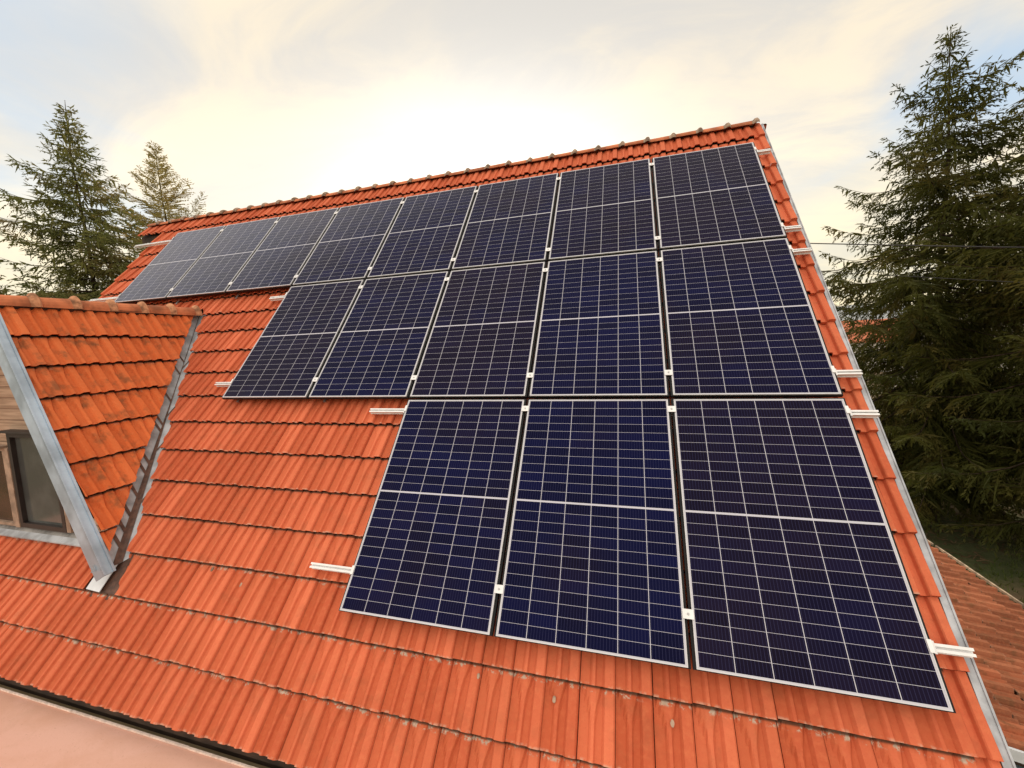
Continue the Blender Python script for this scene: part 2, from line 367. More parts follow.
def tiles(mb, place, u0, nu, s0, ns, regions, tw=TW, tc=TC, rise=0.037, jit=1.0, xs=XS, vs=VS, short_top=None):
    """regions: list of convex regions, each a list of half planes; place(u,s,h)->world"""
    for j in range(ns):
        sj = s0 + j*tc; top = tc if not (short_top and j == ns-1) else short_top   # the last course may run up further
        for i in range(nu):
            ui = u0 + i*tw; rnd = random.random()
            du = random.gauss(0, 0.0008)*jit; dsl = random.gauss(0, 0.0014)*jit; dh = abs(random.gauss(0, 0.0011))*jit
            sk = random.gauss(0, 0.0014)*jit
            if random.random() < 0.006: dsl += 0.010*jit
            grid = []
            for v in vs:
                row = []
                for x in xs:
                    row.append((ui+x*tw+du, sj+v*top+dsl*(1-v)+sk*(x-0.5)*(1-v), prof(x, v)+(rise+dh)*(1-v), x, v))
                grid.append(row)
            polys = []
            for a in range(len(vs)-1):
                for b in range(len(xs)-1):
                    polys.append([grid[a][b], grid[a][b+1], grid[a+1][b+1], grid[a+1][b]])
            g0 = grid[0]
            for b in range(len(xs)-1):         # front lip, leaves a dark slot below
                p, q = g0[b], g0[b+1]
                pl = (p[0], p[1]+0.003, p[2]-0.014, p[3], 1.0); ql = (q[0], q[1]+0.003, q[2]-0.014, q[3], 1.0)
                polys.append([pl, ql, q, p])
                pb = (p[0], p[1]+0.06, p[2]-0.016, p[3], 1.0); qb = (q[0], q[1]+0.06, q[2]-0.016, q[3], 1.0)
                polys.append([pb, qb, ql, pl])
            for b in (0, len(xs)-1):           # side flanks
                for a in range(len(vs)-1):
                    p, q = grid[a][b], grid[a+1][b]
                    polys.append([p, (p[0], p[1], p[2]-0.014, p[3], 1.0), (q[0], q[1], q[2]-0.014, q[3], 1.0), q])
            for reg in regions:
                for pl in polys:
                    for h in reg:
                        if min(h[0]*p[0]+h[1]*p[1]+h[2] for p in pl) < 0: pl = clip(pl, *h)
                        if len(pl) < 3: break
                    if len(pl) >= 3:
                        mb.face([place(p[0], p[1], p[2]) for p in pl], [(p[3], p[4]) for p in pl], rnd)

# ================================================================ SETTING
g_m, t, b = new_mat('ground_soil_and_grass')
co = t.coord(); n = t.noise(co, 0.28, 6, 0.6); f = t.noise(co, 5.0, 6, 0.7)
gc = t.mix(t.ramp(n, 0.40, 0.58), (0.065, 0.085, 0.022), (0.14, 0.090, 0.050))
gc = t.mix(t.ramp(f, 0.45, 0.75, 0.0, 0.6), gc, (0.17, 0.13, 0.07))
t.put(b.inputs['Base Color'], gc); b.inputs['Roughness'].default_value = 0.95
bump(t, b, f, 0.08, 0.6)
GZ = -8.6
mb = MB(); K = 40
def gh(x, y):
    r = math.hypot(x, y); return GZ + (mnoise.noise(Vector((x*0.06, y*0.06, 0)))*0.35 if r < 90 else 0)
ring = [0, 4, 8, 12, 16, 20, 25, 32, 42, 60, 90, 150, 300, 700, 1500, 3000]
for a in range(len(ring)-1):
    for k in range(K):
        t0, t1 = 2*math.pi*k/K, 2*math.pi*(k+1)/K
        P = [(ring[a]*math.cos(t0), ring[a]*math.sin(t0)), (ring[a+1]*math.cos(t0), ring[a+1]*math.sin(t0)), (ring[a+1]*math.cos(t1), ring[a+1]*math.sin(t1)), (ring[a]*math.cos(t1), ring[a]*math.sin(t1))]
        if a == 0: P = P[1:]
        mb.face([(x, y, gh(x, y)) for x, y in P])
tag(mb.build('ground', g_m, smooth=True), kind='structure')

h_m = simple('distant_hillside', (0.30, 0.32, 0.33), 1.0, 0, 0.12, 0.01, 0, 0.0)
mb = MB(); K = 160
prevs = None
def hill_h(a, k): return (46 + 26*mnoise.noise(Vector((math.cos(a)*3, math.sin(a)*3, k))) + 9*mnoise.noise(Vector((math.cos(a)*14, math.sin(a)*14, k))))
rad = [(600, 0), (700, 0.45), (820, 0.85), (950, 1.0), (1200, 0.8), (1500, 0.0)]
for k in range(K):
    a0, a1 = 2*math.pi*k/K, 2*math.pi*(k+1)/K
    for q in range(len(rad)-1):
        (r0, h0), (r1, h1) = rad[q], rad[q+1]
        def hp(a, r, h): return (r*math.sin(a), r*math.cos(a), GZ-0.5+hill_h(a, 0)*h)
        mb.face([hp(a0, r0, h0), hp(a1, r0, h0), hp(a1, r1, h1), hp(a0, r1, h1)])
tag(mb.build('hills', h_m, smooth=True), kind='structure')

# ================================================================ MAIN HOUSE
house = tag(empty('house', (-4.9, 0.5, GZ)), 'house with a steep orange tiled roof carrying the solar panels', 'house')
HI = Matrix.Translation((4.9, -0.5, -GZ))
def part(o, parent=house, label=None, mat_inv=True):
    """parent a mesh built in world coordinates without moving it"""
    o.parent = parent
    base = parent
    loc = Vector((0, 0, 0))
    while base: loc += base.location; base = base.parent
    o.data.transform(Matrix.Translation(-loc))
    if label: o['label'] = label
    return o

UL, UR = -10.101, 0.091
S0 = -5.90 - TC; NR = 20                    # 20 courses up to the ridge
# dormer cut
CUTK = 0.4486
def r_line(off=0): return (1.0, CUTK, 7.43 + CUTK*1.95 - off)         # u + k s + c >= 0 : right of the valley
def l_line(off=0): return (-1.0, CUTK, -7.41 + CUTK*1.95 - off)
regs_lower = [(0, -1.0, -5.555)]
regs = [
    [(0, -1.0, -5.5555)],                                    # everything below the dormer
    [(0, 1.0, 5.5555), (1.0, CUTK, 7.43+CUTK*1.95)],         # right of the valley
    [(0, 1.0, 5.5555), (-1.0, CUTK, -7.41+CUTK*1.95), (-1.0, -CUTK, -7.43-CUTK*1.95)],
    [(0, 1.0, 5.5555), (0, -1.0, -5.20), (-1.0, 0, -6.215), (1.0, 0, 8.66)],   # under the dormer window
]
mb = MB()
place = lambda u, s, h: rp(u, s, BASE+h)
tiles(mb, place, UL, 49, S0, NR, regs)
# widened top courses at the left end
tiles(mb, place, UL-4*TW, 4, S0+19*TC, 1, [[(1.0, 0, 10.86)]])
# raised verge tiles at both ends
def verge_tiles(u0, wd0, flip, grow=0.0):
    for j in range(NR):
        wd = wd0 + grow*j/NR
        sj = S0+j*TC; rnd = random.random(); dh = random.gauss(0, 0.002)
        prf = [(0.0, 0.004), (0.34, 0.002), (0.38, 0.004), (0.44, 0.028), (0.50, 0.034), (0.75, 0.037), (0.92, 0.034), (0.98, 0.028), (1.0, 0.0)]
        for a in range(4):
            v0, v1 = a/4, (a+1)/4
            for b_ in range(len(prf)-1):
                q = []
                for (xx, hh), v in ((prf[b_], v0), (prf[b_+1], v0), (prf[b_+1], v1), (prf[b_], v1)):
                    x = 1-xx if flip else xx
                    q.append((rp(u0+x*wd, sj+v*TC, BASE+hh+dh+0.03*(1-v)), (0.75, 0.1+v*0.7)))
                mb.face([p[0] for p in q], [p[1] for p in q], rnd)
        for b_ in range(len(prf)-1):
            x0, x1 = prf[b_], prf[b_+1]; f0 = (1-x0[0]) if flip else x0[0]; f1 = (1-x1[0]) if flip else x1[0]
            mb.face([rp(u0+f0*wd, sj, BASE+x0[1]+0.03), rp(u0+f1*wd, sj, BASE+x1[1]+0.03), rp(u0+f1*wd, sj+0.002, BASE+x1[1]-0.010), rp(u0+f0*wd, sj+0.002, BASE+x0[1]-0.010)], [(0.7, 0.5), (0.7, 0.5), (0.7, 1.0), (0.7, 1.0)], rnd)
verge_tiles(UR+0.002, 0.082, False, 0.040)
verge_tiles(UL-0.085, 0.08, True)
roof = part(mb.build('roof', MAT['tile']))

# deck under the tiles, both slopes
SR = S0+NR*TC                              # ridge
ridge_y, ridge_z = rp(0, SR, BASE)[1], rp(0, SR, BASE)[2]
def back(p): return Vector((p[0], 2*ridge_y-p[1], p[2]))
mb = MB()
D0, D1 = BASE-0.02, BASE-0.10
for fn in (lambda p: p, back):
    mb.prism([fn(rp(UL-0.06, S0+0.03, D0)), fn(rp(UR+0.08, S0+0.03, D0)), fn(rp(UR+0.08, SR+0.02, D0)), fn(rp(UL-0.06, SR+0.02, D0))], (0, 0, -0.12))
    mb.prism([fn(rp(UL-0.76, S0+19*TC+0.03, D0)), fn(rp(UL-0.061, S0+19*TC+0.03, D0)), fn(rp(UL-0.061, SR+0.02, D0)), fn(rp(UL-0.76, SR+0.02, D0))], (0, 0, -0.12))
part(mb.build('roof_deck', MAT['deck']))
mb = MB()
def bp(u, s, h): return back(rp(u, s, BASE+h))
XC = [0.0, 0.1, 0.3, 0.375, 0.45, 0.62, 0.71, 0.95, 0.985]; VC = [0.0, 1.0]
tiles(mb, bp, UL, 50, S0, NR, [[(1, 0, 99)]], xs=XC, vs=VC)
tiles(mb, bp, UL-4*TW, 4, S0+19*TC, 1, [[(1, 0, 10.86)]], xs=XC, vs=VC)
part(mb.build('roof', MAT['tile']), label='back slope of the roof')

# ridge caps
def ridge_caps(mb, p0, dirv, n, step, rad, flat=0.8, collar_at_end=True, seed=0):
    dirv = Vector(dirv).normalized(); side = dirv.cross(Vector((0, 0, 1))).normalized(); upv = Vector((0, 0, 1)); seg = 10
    for k in range(n):
        jz = random.gauss(0, 0.003); jy = random.gauss(0, 0.003); rn = random.random()
        st = Vector(p0)+dirv*(k*step)+Vector((0, 0, jz))+side*jy
        prof_ = [(0.0, rad*0.93, 0), (step*0.78, rad*1.0, 0), (step*0.84, rad*1.05, 1), (step*0.90, rad*1.30, 1), (step*0.97, rad*1.34, 1), (step*1.03, rad*1.12, 1), (step*1.04, rad*0.98, 1)]
        rows = [[st+dirv*x+side*(math.cos(math.pi*j/seg)*r_)+upv*(math.sin(math.pi*j/seg)*r_*flat) for j in range(seg+1)] for x, r_, _ in prof_]
        for a in range(len(rows)-1):
            for j in range(seg):
                mb.face([rows[a][j], rows[a+1][j], rows[a+1][j+1], rows[a][j+1]], r=rn, mi=prof_[a+1][2])
mb = MB()
ridge_caps(mb, (UL-0.72, ridge_y, ridge_z-0.015), (1, 0, 0), 33, 0.3333, 0.10, 0.72)
part(mb.build('ridge_cap', [MAT['ridge'], MAT['mortar']], smooth=True))

# grey verge strip at the right gable, plain barge at the left one
mb = MB()
for fn in (lambda p: p, back):
    for (e0, e1, hh, th) in ((0.088, 0.128, 0.030, 0.012), (0.128, 0.138, 0.036, 0.19)):
        mb.prism([fn(rp(UR+e0-0.004, S0-0.12, BASE+hh)), fn(rp(UR+e1-0.004, S0-0.12, BASE+hh)), fn(rp(UR+(0.140 if e1 < 0.13 else 0.148), SR-0.03, BASE+hh)), fn(rp(UR+(0.126 if e1 < 0.13 else 0.140), SR-0.03, BASE+hh))], (0, 0, -th))
part(mb.build('verge_flashing', MAT['zinc_grey']))
# walls
mb = MB()
x0, x1 = UL+0.25, UR-0.05
yf, yb = -3.55, 2*ridge_y+3.55
dz = 0.30
def under(y): return ridge_z - abs(y-ridge_y)*math.tan(TH) - dz
sec = [(yf, GZ-0.3), (yb, GZ-0.3), (yb, under(yb)), (ridge_y, ridge_z-dz), (yf, under(yf))]
mb.prism([(x0, y, z) for y, z in sec], (x1-x0, 0, 0))
part(mb.build('wall', MAT['wall']))
# eave fascia
mb = MB()
fy, fz = rp(0, S0, BASE)[1], rp(0, S0, BASE)[2]
mb.box(((UL+UR)/2, fy+0.10, fz-0.12), (5.05, 0.02, 0.09))
part(mb.build('fascia', MAT['deck']))

# pink terrace below the eave
mb = MB(); mb.box((-5.2, -5.72, -5.14), (6.2, 1.805, 0.13))
terr = mb.build('terrace_slab', MAT['plaster']); 
mb2 = MB()
x = -11.4
while x < 1.0:
    L_ = random.uniform(0.35, 1.3); mb2.box((x+L_/2, -3.909+random.gauss(0, 0.001), -5.006), (L_/2-0.002, 0.006, 0.010)); x += L_
part(terr, label='pink plastered terrace slab just below the eave')
o = mb2.build('edge_strip', MAT['plaster_edge']); part(o, house); 

# ---------------------------------------------------------------- dormer
DA = R(59.47)
DX, DZ = -7.405, -1.636                     # tile-surface ridge line of the dormer
dS = Vector((math.cos(DA), 0, -math.sin(DA))); dN = Vector((math.sin(DA), 0, math.cos(DA)))
def dp(y, tt, h, mir=False):
    v = Vector((DX, y, DZ)) + dS*tt + dN*(h-0.030)
    if mir: v.x = 2*(-7.42)-v.x
    return v
DC = 0.352; t_first = 0.43
# pattern coords: u = y (left to right as seen), s = -t
mb = MB()
tiles(mb, lambda u, s, h: dp(u, -s, h), -3.55, 12, -(t_first+7*DC), 8,
      [[(-1.0, -0.751*-1, -1.327), (1.0, -0.048, 3.26)]], tw=0.208, tc=DC, rise=0.040, jit=2.0, short_top=DC+0.06)
# mirrored far slope
tiles(mb, lambda u, s, h: dp(u, -s, h, True), -3.55, 12, -(t_first+7*DC), 8,
      [[(-1.0, 0.751, -1.327), (1.0, -0.048, 3.26)]], tw=0.208, tc=DC, xs=XC, vs=VC)
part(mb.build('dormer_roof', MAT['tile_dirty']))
mb = MB()
for mir in (False, True):
    mb.face([dp(-3.30, -0.02, -0.02, mir), dp(-1.52, 0.0, -0.02, mir), dp(-1.52-0.751*2.38, 2.38, -0.02, mir), dp(-3.36, 2.38, -0.02, mir)])
    mb.face([dp(-3.30, 0.0, -0.07, mir), dp(-1.52, 0.0, -0.07, mir), dp(-1.52-0.751*2.38, 2.38, -0.07, mir), dp(-3.36, 2.38, -0.07, mir)])
part(mb.build('dormer_deck', MAT['deck']))
# dormer ridge
mb = MB()
ridge_caps(mb, (-7.42, -3.62, -1.70), (0, 1, 0), 7, 0.3325, 0.080, 1.45)
part(mb.build('dormer_ridge_cap', [MAT['ridge'], MAT['collar']], smooth=True))
# bargeboard flashing
mb = MB()
for mir in (False, True):
    def q(yo, t_, h): return dp(yo, t_, h, mir)
    a, c = [], []
    T0, T1 = 0.02, 2.93
    for (yA, yB, h0, h1) in ((0.0, 0.018, 0.058, 0.058), (0.018, 0.072, 0.046, 0.042), (0.072, 0.086, 0.058, 0.058)):
        y_in0, y_in1 = -3.262-0.048*T0, -3.262-0.052*T1
        mb.prism([q(y_in0-yA, T0, h0), q(y_in0-yB, T0, h1), q(y_in1-yB, T1, h1), q(y_in1-yA, T1, h0)], dN*-0.02)
    mb.prism([q(-3.262-0.048*T0-0.074, T0, 0.045), q(-3.262-0.048*T0-0.086, T0, 0.045), q(-3.262-0.052*T1-0.086, T1, 0.045), q(-3.262-0.052*T1-0.074, T1, 0.045)], dN*-0.13)
part(mb.build('barge_flashing', MAT['zinc']))
# front wall with window openings left as frames proud of the planks
WY = -3.20
mb = MB()
hw = 1.30
zb = -4.12
mb.prism([(-7.42-hw, WY, zb), (-7.42+hw, WY, zb), (-7.42+0.03, WY, DZ-0.24), (-7.42-0.03, WY, DZ-0.24)], (0, 0.10, 0))
part(mb.build('dormer_wall', MAT['planks']))
def window(x0, x1, z0, z1, fw, pane_mat, fmat, lab=None):
    mb = MB(); y = WY-0.02
    mb.box(((x0+x1)/2, y, z1-fw/2), ((x1-x0)/2, 0.03, fw/2)); mb.box(((x0+x1)/2, y, z0+fw/2), ((x1-x0)/2, 0.03, fw/2))
    mb.box((x0+fw/2, y, (z0+z1)/2), (fw/2, 0.03, (z1-z0)/2-fw-0.001)); mb.box((x1-fw/2, y, (z0+z1)/2), (fw/2, 0.03, (z1-z0)/2-fw-0.001))
    mb.box(((x0+x1)/2, y-0.02, z1+0.012), ((x1-x0)/2+0.03, 0.045, 0.012))
    f_ = part(mb.build('dormer_window', fmat)); 
    if lab: f_['label'] = lab
    mb = MB(); mb.box(((x0+x1)/2, WY-0.008, (z0+z1)/2), ((x1-x0)/2-fw, 0.004, (z1-z0)/2-fw))
    p_ = mb.build('pane', pane_mat); part(p_, f_)
    return f_
window(-7.575, -6.855, -3.965, -2.965, 0.048, MAT['pane'], MAT['dark_frame'], 'dark framed dormer window with grey curtained glass')
window(-8.43, -7.66, -3.965, -3.13, 0.03, MAT['pane_brown'], MAT['pale_wood'], 'dormer window with brown glass and pale wood frame')
mb = MB(); mb.box((-7.6175, WY-0.02, -3.55), (0.035, 0.035, 0.42)); part(mb.build('window_post', MAT['pale_wood']))
mb = MB(); mb.box((-6.815, WY-0.02, -3.70), (0.030, 0.03, 0.26)); part(mb.build('window_post', MAT['pale_wood']))
# sill flashing
mb = MB()
a0, a1 = -8.75, -6.20
pA, pB = Vector((0, WY-0.03, -3.972)), rp(0, -5.215, BASE+0.052)
mb.prism([(a0, WY, -3.968), (a1, WY, -3.968), (a1, pB[1]+0.03, pB[2]+0.047), (a0, pB[1]+0.03, pB[2]+0.047)], (0, 0, -0.015))
mb.prism([(a0, pB[1]+0.03, pB[2]+0.047), (a1, pB[1]+0.03, pB[2]+0.047), (a1, pB[1]-0.02, pB[2]+0.010), (a0, pB[1]-0.02, pB[2]+0.010)], (0, 0, -0.012), mi=1)
part(mb.build('window_sill', [MAT['sill_grey'], MAT['zinc_grey']]))
# valley gutter beside the dormer
mb = MB()
def vl(k, off=0):                            # k 0..1 along the valley: main-roof edge, middle, dormer edge
    s_ = -1.97 + (-5.20+1.97)*k
    u_ = -7.43-(s_+1.95)*CUTK
    pm = rp(u_+0.05, s_, BASE-0.016)
    zz = pm.z; t_ = (DZ-zz)/math.sin(DA)
    pd = dp(-1.327-0.751*t_-0.07, t_, -0.016)
    mid_ = (pm+pd)/2 - (N+dN).normalized()*0.055
    return pm, mid_, pd
KV = 24
for mirror in (False, True):
    def mf(p): return Vector((-14.84-p[0], p[1], p[2])) if mirror else p
    for k in range(KV):
        A0, B0, C0 = vl(k/KV); A1, B1, C1 = vl((k+1)/KV)
        mb.face([mf(A0), mf(A1), mf(B1), mf(B0)]); mb.face([mf(B0), mf(B1), mf(C1), mf(C0)])
nv = (N+dN).normalized()
def vpt(k, side, w_):                        # point on the tray, w_ 0..1 from the middle to the flange
    a, b_, c = vl(k); e = a if side > 0 else c
    return b_+(e-b_)*w_+nv*0.006
for k in range(KV):                          # rusty run down the middle, widening towards the eave
    k0, k1 = k/KV, (k+1)/KV
    w0, w1 = 0.03+0.22*sst(0.35, 1.0, k0), 0.03+0.22*sst(0.35, 1.0, k1)
    mb.face([vpt(k0, 1, w0), vpt(k1, 1, w1), vpt(k1, 1, 0), vpt(k0, 1, 0)], mi=1)
    mb.face([vpt(k0, 1, 0), vpt(k1, 1, 0), vpt(k1, -1, w1*0.8), vpt(k0, -1, w0*0.8)], mi=1)
for kc in (0.27, 0.33, 0.455, 0.555, 0.58, 0.70, 0.735, 0.81, 0.87, 0.915, 0.955):
    wd = 0.006+0.008*kc; ln = 0.045+0.03*kc
    mb.face([vpt(kc, -1, 0), vpt(kc+wd, -1, 0), vpt(kc-ln+wd, -1, 0.9), vpt(kc-ln, -1, 0.9)], mi=1)
for kc in (0.30, 0.52, 0.66, 0.84):
    mb.face([vpt(kc, 1, 0), vpt(kc+0.012, 1, 0), vpt(kc-0.05+0.008, 1, 0.8), vpt(kc-0.05, 1, 0.8)], mi=1)
part(mb.build('valley_flashing', [MAT['zinc_grey'], MAT['brown_stain']]))
# foot of the valley: brown sheet and a small white plate
mb = MB()
mb.prism([rp(-6.24, -5.60, BASE+0.012), rp(-5.80, -5.60, BASE+0.012), rp(-5.80, -5.18, BASE+0.012), rp(-6.24, -5.18, BASE+0.012)], N*-0.01, mi=1)
mb.prism([rp(-6.20, -5.548, BASE+0.045), rp(-6.02, -5.555, BASE+0.045), rp(-6.02, -5.30, BASE+0.035), rp(-6.20, -5.30, BASE+0.035)], N*-0.006, mi=0)
part(mb.build('valley_foot_sheet', [MAT['white_metal'], MAT['brown_stain']]))
# round lichen spots on the tiles
for (u_, s_) in ((-1.93, -5.66), (-1.27, -5.66), (-4.55, -5.33), (-4.92, -5.25), (-2.42, -5.62)):
    mb = MB(); c_ = rp(u_, s_, BASE+0.042); r_ = random.uniform(0.009, 0.013)
    mb.prism([c_+U*(math.cos(a*math.pi/5)*r_*0.8*random.uniform(0.8, 1.2))+S*(math.sin(a*math.pi/5)*r_*1.4) for a in range(10)], N*-0.03)
    part(mb.build('lichen_spot', MAT['mortar']))

# ================================================================ SOLAR PANELS
PU, PS = PW+0.044, PL+0.043
def make_panel():
    root = empty('solar_panel')
    mb = MB(); lip = 0.0055; hf = 0.040; top = 0.013
    def bar(xa, xb, ya, yb_): mb.box(((xa+xb)/2, (ya+yb_)/2, -top/2), ((xb-xa)/2, (yb_-ya)/2, top/2))
    bar(0, PW, 0, lip); bar(0, PW, PL-lip, PL); bar(0, lip, lip, PL-lip); bar(PW-lip, PW, lip, PL-lip)
    # black skirt wider than the silver edge, painted shade for the gaps between panels
    e = 0.016
    for (xa, xb, ya, yb_) in ((-e, PW+e, -0.004, 0.004), (-e, PW+e, PL-0.004, PL+e), (-e, 0.004, 0.0041, PL-0.0041), (PW-0.004, PW+e, 0.0041, PL-0.0041)):
        mb.box(((xa+xb)/2, (ya+yb_)/2, -(top+hf)/2), ((xb-xa)/2, (yb_-ya)/2, (hf-top)/2-0.0005), mi=1)
    mb.box((PW/2, 0.022, -hf+0.001), (PW/2-0.012, 0.010, 0.001)); mb.box((PW/2, PL-0.022, -hf+0.001), (PW/2-0.012, 0.010, 0.001))
    mb.build('frame', [MAT['alu'], MAT['gap_shade']], root)
    mb = MB(); mb.box((PW/2, PL/2, -0.0045), (PW/2-lip, PL/2-lip, 0.0030)); mb.build('cell_glass', MAT['solar'], root)
    mb = MB(); mb.box((PW/2, PL-0.30, -0.022), (0.05, 0.03, 0.010)); mb.build('junction_box', MAT['cable'], root)
    return root
ordn = ['first', 'second', 'third', 'fourth', 'fifth', 'sixth', 'seventh', 'eighth']
proto = make_panel(); first = True
for row, (c0, nm) in enumerate(((0, 'top'), (3, 'middle'), (5, 'bottom'))):
    for c in range(c0, 8):
        p = proto if first else copy_tree(proto); first = False
        u0_ = (c-7)*PU - PW; s0_ = -row*PS - PL
        p.location = rp(u0_, s0_, 0); p.rotation_euler = (TH, 0, 0)
        k = c-c0; nrow = 8-c0
        if k == 0: pos = 'leftmost panel of the %s row of %d' % (nm, nrow)
        elif k == nrow-1: pos = 'rightmost panel of the %s row, beside the roof verge' % nm
        else: pos = '%s panel from the left in the %s row of %d' % (ordn[k], nm, nrow)
        tag(p, 'dark blue solar panel, ' + pos, 'solar panel', 'solar panels on the orange roof')

# rails with clamps and hooks
RS = {0: (-0.150, -1.610), 1: (-1.955, -3.365), 2: (-3.715, -5.125)}
RE = {0: ((-10.42, 0.17), (-10.16, 0.175)), 1: ((-6.16, 0.185), (-6.14, 0.195)), 2: ((-3.906, 0.20), (-3.906, 0.20))}
names = {0: 'top', 1: 'middle', 2: 'bottom'}
for row in range(3):
    c0 = (0, 3, 5)[row]
    for q_ in range(2):
        s_ = RS[row][q_]; ua, ub = RE[row][q_]
        root = empty('mounting_rail', rp(ua, s_, 0), (TH, 0, 0)); Lr = ub-ua
        tag(root, 'long aluminium rail under the %s end of the %s row of panels' % (('upper', 'lower')[q_], names[row]), 'mounting rail', 'rails carrying the solar panels')
        mb = MB(); zt = -0.036
        for (y0, y1, z0, z1) in ((-0.020, -0.006, zt-0.004, zt), (0.006, 0.020, zt-0.004, zt), (-0.016, -0.010, zt-0.034, zt-0.0041), (0.010, 0.016, zt-0.034, zt-0.0041), (-0.022, 0.022, zt-0.042, zt-0.0341), (-0.0099, 0.0099, zt-0.020, zt-0.016)):
            mb.box((Lr/2, (y0+y1)/2, (z0+z1)/2), (Lr/2, (y1-y0)/2, (z1-z0)/2))
        mb.build('rail_profile', MAT['clamp'], root)
        for c in range(c0, 7):              # mid clamps in the gaps
            uc = (c-7)*PU + (PU-PW)/2 - ua
            mb = MB(); mb.box((uc, 0, 0.004), (0.031, 0.026, 0.0025)); mb.box((uc, 0, -0.016), (0.012, 0.020, 0.0174), mi=1)
            cl = mb.build('clamp', [MAT['clamp'], MAT['gap_shade']], root)
            mb = MB(); mb.tube([(uc, 0, 0.0066), (uc, 0, 0.0115)], 0.007, 8); mb.build('bolt', MAT['alu_dark'], cl)
        for ue, sg in (((c0-7)*PU-PW, -1), (0.0, 1)):   # end clamps
            x = ue-ua
            mb = MB(); mb.box((x-sg*0.002, 0, 0.004), (0.010, 0.030, 0.0025)); mb.box((x+sg*0.010, 0, -0.0145), (0.0025, 0.030, 0.0160)); mb.box((x+sg*0.022, 0, -0.033), (0.014, 0.030, 0.0025))
            cl = mb.build('clamp', MAT['clamp'], root)
        k = 0; uh = (c0-7)*PU-PW+0.12
        while uh < 0.1:
            x = (uh if uh < -0.5 else 0.046)-ua
            mb = MB()
            mb.box((x, -0.026, -0.072), (0.014, 0.004, 0.036)); mb.box((x, -0.120, -0.100), (0.014, 0.095, 0.0025)); mb.box((x, -0.212, -0.108), (0.014, 0.0025, 0.010))
            mb.build('roof_hook', MAT['alu_dark'], root); uh += PU*0.998
        root.location = rp(ua, s_, 0)

# ================================================================ ANNEX (lower roof at the right)
AN = math.radians(12)
annex = tag(empty('annex', (2.5, 0.5, GZ)), 'low annex with a faded brown tiled roof beside the right gable', 'annex')
aS = Vector((-math.cos(AN), 0, math.sin(AN))); aN = Vector((math.sin(AN), 0, math.cos(AN)))
AE = Vector((4.03, 0, -6.49))               # eave line point
def ap(u, s, h): return AE + Vector((0, u, 0)) + aS*s + aN*(h*1.7-0.008)
mb = MB()
tiles(mb, ap, -1.62, 33, 0.0, 11, [[(1.0, 0, 1.56)]], xs=XC, vs=[0, 0.5, 1.0], rise=0.016, jit=3.0)
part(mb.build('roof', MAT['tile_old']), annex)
mb = MB(); mb.prism([ap(-1.50, 0.05, -0.01), ap(5.1, 0.05, -0.01), ap(5.1, 3.72, -0.01), ap(-1.50, 3.72, -0.01)], (0, 0, -0.10)); part(mb.build('roof_deck', MAT['deck']), annex)
mb = MB(); mb.prism([(0.2, -1.48, GZ-0.2), (3.93, -1.48, GZ-0.2), (3.93, -1.48, -6.62), (0.2, -1.48, -5.86)], (0, 6.5, 0)); part(mb.build('wall', MAT['wall_blue']), annex)
mb = MB()
mb.prism([ap(-1.575, -0.02, 0.048), ap(-1.600, -0.02, 0.048), ap(-1.600, 3.75, 0.048), ap(-1.575, 3.75, 0.048)], (0, 0, -0.10))
part(mb.build('verge_strip', MAT['white_metal']), annex)
mb = MB(); y = -1.6
while y < 5.0:
    L_ = random.uniform(0.4, 1.3); mb.box((4.085+random.gauss(0, 0.003), y+L_/2, -6.435+random.gauss(0, 0.003)), (0.012, L_/2-random.choice((0.01, 0.01, 0.07)), 0.02)); y += L_
part(mb.build('gutter', MAT['collar_pale']), annex)

